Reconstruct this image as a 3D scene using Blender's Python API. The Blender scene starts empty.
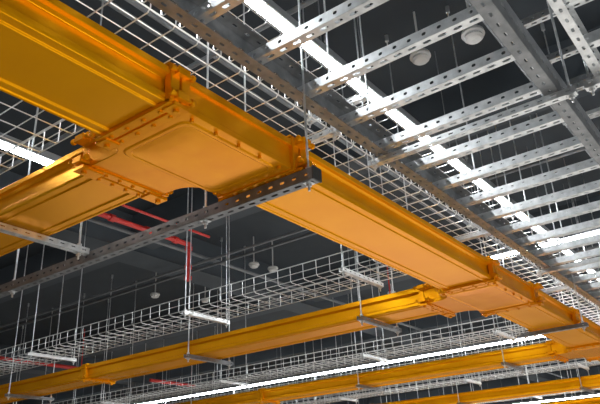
import bpy, math, random
from mathutils import Vector, Matrix
random.seed(4)
H0=1.6   # camera height above floor; all layout heights below are relative to it
sc=bpy.context.scene
try: sc.view_settings.view_transform='Standard'
except Exception: pass

# ---------------- materials ----------------
def mat(name,c1,c2=None,rough=.5,metal=0,scale=8,coat=0,emit=None,es=0,bump=0,spec=.5,tint=None):
    m=bpy.data.materials.new(name); m.use_nodes=True
    nt=m.node_tree; b=nt.nodes['Principled BSDF']
    b.inputs['Roughness'].default_value=rough; b.inputs['Metallic'].default_value=metal
    b.inputs['Coat Weight'].default_value=coat; b.inputs['Coat Roughness'].default_value=.12
    b.inputs['Specular IOR Level'].default_value=spec
    if tint: b.inputs['Specular Tint'].default_value=(*tint,1)
    tc=nt.nodes.new('ShaderNodeTexCoord'); n=nt.nodes.new('ShaderNodeTexNoise')
    n.inputs['Scale'].default_value=scale; n.inputs['Detail'].default_value=5
    nt.links.new(tc.outputs['Object'],n.inputs['Vector'])
    r=nt.nodes.new('ShaderNodeValToRGB'); r.color_ramp.elements[0].position=.3; r.color_ramp.elements[1].position=.7
    r.color_ramp.elements[0].color=(*c1,1); r.color_ramp.elements[1].color=(*(c2 or c1),1)
    nt.links.new(n.outputs['Fac'],r.inputs['Fac']); nt.links.new(r.outputs['Color'],b.inputs['Base Color'])
    if bump:
        bp=nt.nodes.new('ShaderNodeBump'); bp.inputs['Strength'].default_value=bump; bp.inputs['Distance'].default_value=.01
        nt.links.new(n.outputs['Fac'],bp.inputs['Height']); nt.links.new(bp.outputs['Normal'],b.inputs['Normal'])
    if emit:
        b.inputs['Emission Color'].default_value=(*emit,1); b.inputs['Emission Strength'].default_value=es
    return m
M={}
M['duct']=mat('yellow_duct_plastic',(.80,.325,.002),(.87,.38,.003),rough=.22,metal=.45,scale=3,spec=.35,tint=(1,.5,.04))
M['ductd']=mat('yellow_duct_fitting',(.74,.265,.002),(.83,.335,.003),rough=.2,metal=.45,scale=9,spec=.35,tint=(1,.5,.04))
M['galv']=mat('galvanised_steel',(.46,.48,.49),(.72,.74,.75),rough=.32,metal=.7,scale=25)
M['galvd']=mat('dark_and_shaded_steel',(.14,.15,.16),(.25,.26,.27),rough=.4,metal=.5,scale=20)  # dark steel; on the first rack's rails it paints in shade
M['wire']=mat('zinc_wire',(.78,.80,.80),(.86,.87,.87),rough=.28,metal=.5,scale=30)
M['strut']=mat('dark_strut',(.13,.135,.14),(.22,.225,.23),rough=.4,metal=.5,scale=20)
M['cap']=mat('black_end_cap',(.02,.02,.02),(.03,.03,.03),rough=.5)
M['white']=mat('white_plastic',(.50,.50,.49),(.56,.56,.55),rough=.5)
M['lamp']=mat('lamp_housing_grey',(.16,.17,.18),(.20,.21,.22),rough=.5)
M['led']=mat('led_tube',(1,1,1),rough=.5,emit=(.93,.97,1),es=40)
M['ceil']=mat('dark_ceiling_paint',(.019,.026,.034),(.028,.037,.046),rough=.85,scale=2,bump=.2)
M['beam']=mat('dark_beam_paint',(.042,.053,.064),(.055,.067,.079),rough=.85,scale=2,bump=.2)
M['wall']=mat('wall_paint',(.05,.06,.07),(.07,.08,.09),rough=.8)
M['floor']=mat('raised_floor_tile',(.40,.38,.34),(.48,.46,.42),rough=.5,scale=2)
M['red']=mat('red_pipe_paint',(.50,.02,.015),(.62,.03,.02),rough=.4)
M['pipe']=mat('dark_conduit',(.12,.13,.14),(.2,.21,.22),rough=.5,metal=.3)

# ---------------- mesh builder ----------------
class MB:
    def __init__(s): s.v=[];s.f=[];s.m=[];s.cur=0
    def add(s,vs,fs):
        o=len(s.v); s.v+= [tuple(v) for v in vs]; s.f+=[tuple(i+o for i in f) for f in fs]; s.m+=[s.cur]*len(fs)
    def box(s,x0,x1,y0,y1,z0,z1):
        s.add([(x0,y0,z0),(x1,y0,z0),(x1,y1,z0),(x0,y1,z0),(x0,y0,z1),(x1,y0,z1),(x1,y1,z1),(x0,y1,z1)],
              [(0,3,2,1),(4,5,6,7),(0,1,5,4),(1,2,6,5),(2,3,7,6),(3,0,4,7)])
    def tube(s,pts,r,n=5,cap=True):
        pts=[Vector(p) for p in pts]; k=len(pts); vs=[];fs=[]
        for i,p in enumerate(pts):
            t=Vector((0,0,0))
            if i>0: t+=(p-pts[i-1]).normalized()
            if i<k-1: t+=(pts[i+1]-p).normalized()
            t.normalize()
            a=Vector((0,0,1)) if abs(t.z)<.8 else Vector((1,0.01,0))
            u=t.cross(a).normalized(); w=t.cross(u)
            for j in range(n):
                q=2*math.pi*j/n; vs.append(p+u*r*math.cos(q)+w*r*math.sin(q))
        for i in range(k-1):
            for j in range(n):
                a=i*n+j;b=i*n+(j+1)%n; fs.append((a,b,b+n,a+n))
        if cap: fs.append(tuple(range(n))); fs.append(tuple((k-1)*n+j for j in reversed(range(n))))
        s.add(vs,fs)
    def strip(s,o,u,L,v,W,pitch,hl,hw):
        """perforated sheet: o origin, u long dir, v width dir"""
        o=Vector(o);u=Vector(u);v=Vector(v); n=max(1,int(round(L/pitch))); p=L/n
        for i in range(n):
            b=o+u*(p*i+p/2)+v*(W/2)
            P=p/2;Q=W/2;a=hl/2;e=hw/2
            out=[(-P,-Q),(-a+e*.5,-Q),(a-e*.5,-Q),(P,-Q),(P,0),(P,Q),(a-e*.5,Q),(-a+e*.5,Q),(-P,Q),(-P,0)]
            inn=[(-a+e*.25,-e*.7),(-a+e*.8,-e),(a-e*.8,-e),(a-e*.25,-e*.7),(a,0),(a-e*.25,e*.7),(a-e*.8,e),(-a+e*.8,e),(-a+e*.25,e*.7),(-a,0)]
            vs=[b+u*x+v*y for x,y in out]+[b+u*x+v*y for x,y in inn]
            s.add(vs,[(k,(k+1)%10,10+(k+1)%10,10+k) for k in range(10)])
    def prof(s,pts,axis,a0,a1,c):
        n=len(pts); vs=[]
        for a in (a0,a1):
            for t,z in pts:
                vs.append((a,c+t,z) if axis==0 else (c+t,a,z))
        fs=[(i,(i+1)%n,n+(i+1)%n,n+i) for i in range(n)]+[tuple(range(n)),tuple(range(2*n-1,n-1,-1))]
        s.add(vs,fs)
    def make(s,name,mats,parent=None,bevel=0,solid=0):
        me=bpy.data.meshes.new(name)
        cx=sum(v[0] for v in s.v)/len(s.v);cy=sum(v[1] for v in s.v)/len(s.v);cz=sum(v[2] for v in s.v)/len(s.v)
        me.from_pydata([(a-cx,b-cy,c-cz) for a,b,c in s.v],[],s.f)
        for m in mats: me.materials.append(M[m])
        for p,i in zip(me.polygons,s.m): p.material_index=i
        me.validate(); me.update()
        import bmesh
        bm=bmesh.new(); bm.from_mesh(me); bmesh.ops.recalc_face_normals(bm,faces=bm.faces); bm.to_mesh(me); bm.free()
        ob=bpy.data.objects.new(name,me); sc.collection.objects.link(ob); ob.location=(cx,cy,cz+H0)
        if bevel:
            b=ob.modifiers.new('bevel','BEVEL'); b.width=bevel; b.segments=2; b.limit_method='ANGLE'
        if solid:
            d=ob.modifiers.new('solid','SOLIDIFY'); d.thickness=solid; d.offset=0
        if parent:
            ob.parent=parent; ob.matrix_parent_inverse=parent.matrix_world.inverted()
        return ob
def empty(name,loc=(0,0,0)):
    e=bpy.data.objects.new(name,None); sc.collection.objects.link(e); e.empty_display_size=.1
    e.location=loc; e.matrix_world=Matrix.Translation(loc); return e
def cpt(px,py,z):
    d=(px-300,py-202,661)
    wx=.6036*d[0]+.2996*d[1]+.7389*d[2]; wy=-.7962*d[0]+.2787*d[1]+.5371*d[2]; wz=-.045*d[0]-.9126*d[1]+.4065*d[2]
    return wx*z/wz,wy*z/wz

CE=2.9   # ceiling height (relative)
# ---------------- room ----------------
X0,X1,Y0,Y1=-6,34,-9,26
b=MB(); b.box(X0,X1,Y0,Y1,-H0-.1,-H0); b.make('floor',['floor'])
b=MB(); b.box(X0,X1,Y0,Y1,CE,CE+.15); b.make('ceiling',['ceil'])
for nm,a in (('wall_west',(X0-.15,X0,Y0,Y1)),('wall_east',(X1,X1+.15,Y0,Y1)),('wall_south',(X0,X1,Y0-.15,Y0)),('wall_north',(X0,X1,Y1,Y1+.15))):
    b=MB(); b.box(*a,-H0,CE); b.make(nm,['wall'])
for x in [1.2+3.1*i for i in range(-1,11)]:
    b=MB(); b.box(x,x+.30,Y0,Y1,CE-.32,CE); b.make('ceiling_beam',['beam'])
for y in (-3.2,5.4,12,19):
    b=MB(); b.box(X0,X1,y,y+.4,CE-.40,CE-.001); b.make('ceiling_beam',['beam'])

# ---------------- yellow ducts ----------------
DH=.112
def dprof(W,H=DH):
    h=W/2
    r=[(h-.048,0),(h-.045,-.006),(h-.033,-.006),(h-.030,0),(h-.012,0),(h-.010,-.004),(h,-.004),(h+.003,.004),(h+.003,.020),(h-.009,.026),(h-.009,H-.040),(h+.002,H-.034),
       (h+.018,H-.034),(h+.018,H-.014),(h+.004,H-.010),(h+.004,H)]
    l=[(-t,z) for t,z in reversed(r)]
    return [(t,z+1) for t,z in r+l]
def collar(b,axis,a,c,W,H=DH,ear=0):
    h=W/2; L=.036
    def bx(a0,a1,t0,t1,z0,z1):
        if axis==0: b.box(a0,a1,c+t0,c+t1,z0,z1)
        else: b.box(c+t0,c+t1,a0,a1,z0,z1)
    def cy(p,q,r):
        f=(lambda k:(k[0],c+k[1],k[2])) if axis==0 else (lambda k:(c+k[1],k[0],k[2]))
        b.tube([f(p),f(q)],r,8)
    for d in (-L,0.004):
        bx(a+d,a+d+L-.004,-h-.020,h+.020,1-.015,1-.0005)
        for s in (-1,1):
            t=sorted((s*(h+.024),s*(h-.002)))
            bx(a+d,a+d+L-.004,t[0],t[1],1-.010,1+H-.004)
        bx(a+d,a+d+L-.004,-h-.014,h+.014,1+H,1+H+.010)
    n=4
    for i in range(n):
        t=-h+.035+(W-.07)*i/(n-1)
        for d in (-.018,.020):
            cy((a+d,t,.979),(a+d,t,.990),.007)
    for s in (-1,1):
        for z in (1.012,1+H-.02):
            t=sorted((s*(h+.018),s*(h+.040+ear)))
            bx(a-.022,a+.022,t[0],t[1],z-.012,z+.012)
            cy((a-.036,s*(h+.030+ear),z),(a+.036,s*(h+.030+ear),z),.007)
            cy((a-.044,s*(h+.030+ear),z),(a-.032,s*(h+.030+ear),z),.011)
            cy((a+.032,s*(h+.030+ear),z),(a+.044,s*(h+.030+ear),z),.011)
        bx(a-.026,a+.026,*sorted((s*(h-.02),s*(h+.030+ear))),.979,.992)
        cy((a,s*(h+.008+ear),.970),(a,s*(h+.008+ear),.980),.010)
MY0,MY1=1.18,1.46; MW=MY1-MY0; MC=(MY0+MY1)/2
ducts=[(1.272,.235),(3.64,.27),(5.96,.27),(8.30,.27),(10.62,.27),(12.95,.27),(15.3,.27)]
def tee(cx,W,TL,TR):
    b=MB(); wd=.028; hw=W/2+wd; ym=MY1+.014; r=.105; rl=max(.03,min(.105,TL-hw-.035)); yo=MY1+.20
    xa,xb=cx-TL,cx+TR
    pl=[(xa,MY0-.008),(xb,MY0-.008),(xb,ym)]
    x=cx+hw
    for i in range(15):
        q=math.pi/2*i/14; pl.append((x+r-r*math.sin(q),ym+r-r*math.cos(q)))
    pl+=[(x,yo),(cx-hw,yo)]
    x=cx-hw
    for i in range(15):
        q=math.pi/2*(14-i)/14; pl.append((x-rl+rl*math.sin(q),ym+rl-rl*math.cos(q)))
    pl+=[(xa,ym)]
    def ext(pl,z0,z1):
        n=len(pl); b.add([(x,y,z0) for x,y in pl]+[(x,y,z1) for x,y in pl],
          [(i,(i+1)%n,n+(i+1)%n,n+i) for i in range(n)]+[tuple(range(n)),tuple(range(2*n-1,n-1,-1))])
    ext(pl,1.0,1+DH)
    def off(pl,d):
        n=len(pl);o=[]
        for i in range(n):
            p=Vector(pl[i]);a=Vector(pl[i-1]);c=Vector(pl[(i+1)%n])
            e=((p-a).normalized()+(c-p).normalized()).normalized()
            o.append((p.x+e.y*d,p.y-e.x*d))
        return o
    ext(off(pl,.014),1+DH-.034,1+DH-.012)
    ext(off(pl,.006),.992,1.012)
    # raised rounded underside cover, stepped and gently domed, smooth moulded plastic
    def rrect(ins,rr):
        px0,px1,py0,py1=xa+.060+ins,xb-.060-ins,MY0+.015+ins,MY1+.035-ins; q=[]
        for (ccx,ccy,s) in ((px1-rr,py0+rr,-90),(px1-rr,py1-rr,0),(px0+rr,py1-rr,90),(px0+rr,py0+rr,180)):
            for k in range(6):
                t=math.radians(s+18*k); q.append((ccx+rr*math.cos(t),ccy+rr*math.sin(t)))
        return q
    R=[(rrect(0,.04),.9925),(rrect(.006,.036),.988),(rrect(.018,.034),.988),(rrect(.022,.032),.990),(rrect(.045,.03),.9893),(rrect(.09,.02),.9885)]; n=len(R[0][0])
    vs=[(x,y,z) for q,z in R for x,y in q]
    b.add(vs,[(k*n+i,k*n+(i+1)%n,(k+1)*n+(i+1)%n,(k+1)*n+i) for k in range(len(R)-1) for i in range(n)]+[tuple((len(R)-1)*n+i for i in range(n))])
    # flange bolts around the fitting edge
    for k in range(5):
        x=xa+.075+(xb-xa-.15)*k/4
        b.tube([(x,MY0+.008,.980),(x,MY0+.008,.993)],.006,8)
    collar(b,0,xa,MC,MW); collar(b,0,xb,MC,MW,ear=.02); collar(b,1,yo,cx,W,ear=.03)
    b.make('cable_duct_tee_fitting',['ductd'],bevel=.0025)
    return xa,xb,yo
prev=-3.2
for k,(cx,W) in enumerate(ducts):
    xa,xb,yo=tee(cx,W,*((.215,.33) if k==0 else (.32,.32)))
    b=MB(); b.prof(dprof(MW),0,prev,xa,MC)
    if xa-prev>1.5 and k>1: collar(b,0,(prev+xa)/2,MC,MW)
    b.make('yellow_cable_duct',['duct'],bevel=.0015)
    prev=xb
    b=MB(); b.prof(dprof(W),1,yo,16,cx)
    for y in (4.9,7.3,9.7,12.1): collar(b,1,y,cx,W)
    b.make('yellow_cable_duct',['duct'],bevel=.0015)
b=MB(); b.prof(dprof(MW),0,prev,26,MC); b.make('yellow_cable_duct',['duct'],bevel=.0015)

# ---------------- wire mesh trays ----------------
def basket(axis,a0,a1,c0,c1,z,side=.10,pa=.10,pc=.05,r=.0027):
    b=MB()
    P=(lambda a,c,zz:(a,c,zz)) if axis==0 else (lambda a,c,zz:(c,a,zz))
    n=int((a1-a0)/pa)
    for i in range(n+1):
        a=a0+i*pa
        b.tube([P(a,c0,z+side),P(a,c0,z+.012),P(a,c0+.012,z),P(a,c1-.012,z),P(a,c1,z+.012),P(a,c1,z+side)],r,4,False)
    m=max(2,int(round((c1-c0)/pc)))
    for j in range(m+1):
        c=c0+(c1-c0)*j/m
        b.tube([P(a0,c,z+.005),P(a1,c,z+.005)],r,4,False)
    for s in (c0,c1):
        k=int(side/.05)
        for q in range(1,k+1):
            b.tube([P(a0,s,z+side*q/k),P(a1,s,z+side*q/k)],r*(1.35 if q==k else 1),4,False)
    return b.make('wire_mesh_cable_tray',['wire'])
basket(0,-1.5,22,1.235,1.62,1.32,pc=.0642)
basket(0,-1.0,22,1.36,1.66,1.78,pc=.075)
for cx,W in ducts[:6]:
    basket(1,1.70 if cx>2 else 1.75,15,cx-.48,cx-.08,1.22,side=.10,pc=.08)
basket(1,2.0,15,9.3,9.7,1.75,pc=.08,r=.004)

# ---------------- strut trapezes and rods ----------------
def strut(b,p,axis,L,w=.041,h=.041):
    x,y,z=p
    if axis==0:
        b.strip((x,y,z),(1,0,0),L,(0,1,0),w,.05,.028,w*.3)
        b.strip((x,y,z),(1,0,0),L,(0,0,1),h,.05,.020,h*.25)
        b.strip((x,y+w,z),(1,0,0),L,(0,0,1),h,.05,.020,h*.25)
    else:
        b.strip((x,y,z),(0,1,0),L,(1,0,0),w,.05,.028,w*.3)
        b.strip((x,y,z),(0,1,0),L,(0,0,1),h,.05,.020,h*.25)
        b.strip((x+w,y,z),(0,1,0),L,(0,0,1),h,.05,.020,h*.25)
def trapeze(axis,x,y,z,L,rods,m='galv',top=CE,w=.030,h=.024):
    if m=='strut': w=h=.041
    e=empty('strut_trapeze_hanger',(x,y,z+H0))
    b=MB(); strut(b,(x,y,z),axis,L,w,h); b.make('strut_channel',[m],parent=e,solid=.0025)
    b=MB()
    for o in rods:
        px,py=(x+o,y+w/2) if axis==0 else (x+w/2,y+o)
        b.tube([(px,py,z-.03),(px,py,top)],.0045,6)
        b.tube([(px,py,z-.014),(px,py,z-.003)],.010,6)
        b.box(px-.016,px+.016,py-.014,py+.014,z-.004,z-.0014)
        b.tube([(px,py,z+h+.002),(px,py,z+h+.014)],.010,6)
        b.tube([(px,py,top-.05),(px,py,top)],.013,8)
    b.make('threaded_rods',['galv'],parent=e)
    if m=='strut':
        b=MB()
        for yy in (y-.006,y+L): b.box(x-.003,x+.044,yy,yy+.006,z-.003,z+.044)
        b.make('end_caps',['cap'],parent=e)
trapeze(1,1.575,1.09,.935,3.3,(.03,.50,1.75,3.2),'strut')
trapeze(0,.95,2.24,.962,.62,(.06,.58))
trapeze(0,.95,4.2,.962,.62,(.06,.58))
for x in (4.7,7.1,9.4,11.8): trapeze(1,x,1.08,.962,.46,(.03,.43),'galvd')
for cx,W in ducts[1:6]:
    for y in (2.05,3.55,5.9,8.2,10.5):
        trapeze(0,cx-.25,y,.962,.50,(.03,.47),'galvd')
    for y in (1.98,3.30,5.15,7.2,9.2,11.2):
        trapeze(0,cx-.52,y,1.19,.46,(.02,.44),'wire')
for y in (3.3,5.15): trapeze(0,.75,y,1.19,.46,(.02,.44))
for x in (-.3,1.9,3.4,4.9,6.4,8.4,10.4): trapeze(1,x,1.19,1.29,.50,(.02,.48))
for x in (.4,2.4,4.4,6.4): trapeze(1,x,1.33,1.75,.36,(.02,.34))

# ---------------- ladder racks ----------------
def rack(x0,x1,y0,y1,z,pitch=.30,off=0,m='galv',rh=.085,rf=.034):
    e=empty('cable_ladder_rack',(x0,y0,z+H0))
    b=MB()
    for y,s in ((y0,1),(y1,-1)):
        b.strip((x0,y,z),(1,0,0),x1-x0,(0,0,1),rh,.06,.034,.014)
        b.strip((x0,y,z),(1,0,0),x1-x0,(0,s,0),rf,.06,.022,.009)
        b.strip((x0,y,z+rh),(1,0,0),x1-x0,(0,s,0),rf,.06,.022,.009)
    b.make('side_rails',[m],parent=e,solid=.003)
    b=MB(); x=x0+.15+off
    while x<x1:
        zz=z+.022
        b.strip((x,y0+.003,zz),(0,1,0),y1-y0-.006,(1,0,0),.038,.055,.030,.012)
        b.strip((x,y0+.003,zz),(0,1,0),y1-y0-.006,(0,0,1),.038,.055,.016,.013)
        b.strip((x+.038,y0+.003,zz),(0,1,0),y1-y0-.006,(0,0,1),.038,.055,.016,.013)
        x+=pitch
    b.make('rungs',['galv'],parent=e,solid=.0025)
rack(-1.2,18,.43,1.19,1.30,m='galvd',rh=.11,rf=.05,pitch=.27)  # rails in the dark steel: their shadow is put into the colour
rack(-1.2,18,-.46,.30,1.30,off=.11,pitch=.27)
for y in (.43,-.46):
    for x in (.1,2.2,4.3,6.4,8.5,10.6):
        trapeze(1,x,y-.06,1.265,.86,(.02,.84))
rack(1.2,18,.15,.75,2.15,pitch=.4)
rack(1.2,18,-1.0,-.4,1.85,pitch=.35)
for x in (1.6,4.0,6.5,9.0):
    trapeze(1,x,.10,2.11,.70,(.02,.68)); trapeze(1,x,-1.05,1.81,.70,(.02,.68))

# ---------------- LED battens ----------------
def led(axis,a0,a1,c,z,w=.045,top=CE):
    e=empty('linear_led_light',((a0,c,z+H0) if axis==0 else (c,a0,z+H0)))
    b=MB(); g=MB(); s=a0
    while s<a1-.01:
        t=min(s+1.5,a1); 
        for (k,hw,z0,z1) in ((b,w/2+.006,z,z+.05),(g,w/2,z-.03,z-.0005)):
            if axis==0: k.box(s,t-.012,c-hw,c+hw,z0,z1)
            else: k.box(c-hw,c+hw,s,t-.012,z0,z1)
        for q in (s+.2,t-.2):
            p=(q,c) if axis==0 else (c,q)
            b.tube([(p[0],p[1],z+.04),(p[0],p[1],top)],.003,5)
        s=t
    b.make('housing',['lamp'],parent=e); g.make('diffuser',['led'],parent=e,bevel=.008)
led(0,-.5,26,1.49,2.02,.040)
led(0,-2,2.15,3.46,2.02,.04)
led(0,-4,20,-2.9,2.02)  # out-of-view row, added to light the duct sides
led(1,1.1,2.2,6.2,2.10,.035)
led(1,1.8,17,10.0,2.02,.085)
led(1,-2,16,18.4,2.02,.09)
led(1,-7,0.3,-1.8,2.02)  # unseen battens behind the camera, added to brighten duct sides
led(1,4.2,12,-1.8,2.02)  # second unseen run behind the camera, added for the same fill

# ---------------- sprinkler pipes, conduits, detectors ----------------
def pipe(name,pts,r,m,n=10):
    b=MB(); b.tube(pts,r,n); return b.make(name,[m])
b=MB()
b.tube([(2.6,4.46,2.30),(4.27,4.46,2.30)],.024,10); b.tube([(4.25,4.46,2.32),(4.25,4.46,1.93)],.024,10)
for p in (3.3,3.7,4.05): b.tube([(p,4.46,2.30),(p+.05,4.46,2.30)],.034,10)
for z in (2.24,2.05,1.94): b.tube([(4.25,4.46,z),(4.25,4.46,z+.035)],.036,10)
b.tube([(3.0,4.46,2.3),(3.0,4.46,CE)],.008,6)
b.tube([(2.6,4.28,2.36),(4.35,4.28,2.36)],.013,8)
b.make('red_sprinkler_pipe',['red'])
for (p0,p1,z,r) in (((0,358),(75,372),2.2,.03),((150,380),(205,384),2.2,.03),((385,300),(402,302),2.2,.03)):
    x,y=cpt(*p0,z); x2,_=cpt(*p1,z)
    b=MB(); b.tube([(x,y,z),(x2,y,z)],r,10); b.tube([(x2-.1,y,z),(x2-.1,y,CE)],.008,6); b.tube([(x+.3,y,z),(x+.38,y,z)],r*1.4,10); b.make('red_sprinkler_pipe',['red'])
for y,z,r in ((.9,2.44,.016),(-.5,2.44,.02),(2.3,2.44,.016),(2.4,2.44,.016),(4.9,2.44,.02)):
    pipe('electrical_conduit',[(-2,y,z),(24,y,z)],r,'pipe',8)
for x,z in ((2.3,2.39),(4.9,2.39),(5.05,2.39),(7.6,2.39),(11,2.39)):
    pipe('electrical_conduit',[(x,-6,z),(x,20,z)],.016,'pipe',8)
def detector(x,y,s=1,z=2.56):
    b=MB()
    rings=[(.05,0.01),(.088,0),(.095,-.030),(.072,-.036),(.078,-.060),(.060,-.078),(.02,-.086)]
    n=24; vs=[];fs=[]
    for r,d in rings:
        for j in range(n):
            q=2*math.pi*j/n; vs.append((x+r*s*math.cos(q),y+r*s*math.sin(q),z+d*s))
    for i in range(len(rings)-1):
        for j in range(n): fs.append((i*n+j,i*n+(j+1)%n,(i+1)*n+(j+1)%n,(i+1)*n+j))
    fs.append(tuple(range((len(rings)-1)*n,len(rings)*n))); fs.append(tuple(reversed(range(n))))
    b.add(vs,fs); b.tube([(x,y,z),(x,y,CE)],.008,8); b.make('smoke_detector',['white'])
for p,s in (((421,62),.72),((474,40),.76),((254,268),.68),((273,272),.68),((155,298),.68),((205,303),.62),((392,296),.62)):
    x,y=cpt(*p,2.5); detector(x,y,s)

# ---------------- unseen soft fill, added to stand in for floor bounce ----------------
def area(name,loc,sx,sy,e,rot=(math.pi,0,0),c=(1,.965,.91)):
    l=bpy.data.lights.new(name,'AREA'); l.shape='RECTANGLE'; l.size=sx; l.size_y=sy; l.energy=e; l.color=c
    o=bpy.data.objects.new(name,l); sc.collection.objects.link(o); o.location=loc; o.rotation_euler=rot
area('floor_bounce_fill',(1.5,-1.5,.05),6,2.5,135)
area('floor_bounce_fill',(8,3,.05),8,8,195)

# ---------------- camera ----------------
cam=bpy.data.cameras.new('camera'); co=bpy.data.objects.new('camera',cam); sc.collection.objects.link(co)
r=Vector((.6036,-.7962,-.045));d=Vector((.2996,.2787,-.9126));f=Vector((.7389,.5371,.4065))
mm=Matrix((( r.x,-d.x,-f.x,0),(r.y,-d.y,-f.y,0),(r.z,-d.z,-f.z,H0),(0,0,0,1)))
co.matrix_world=mm; cam.sensor_width=36; cam.lens=661/600*36; cam.clip_start=.02; cam.clip_end=200
sc.camera=co
w=bpy.data.worlds.new('world'); sc.world=w; w.use_nodes=True
w.node_tree.nodes['Background'].inputs['Color'].default_value=(.3,.34,.4,1); w.node_tree.nodes['Background'].inputs['Strength'].default_value=.3
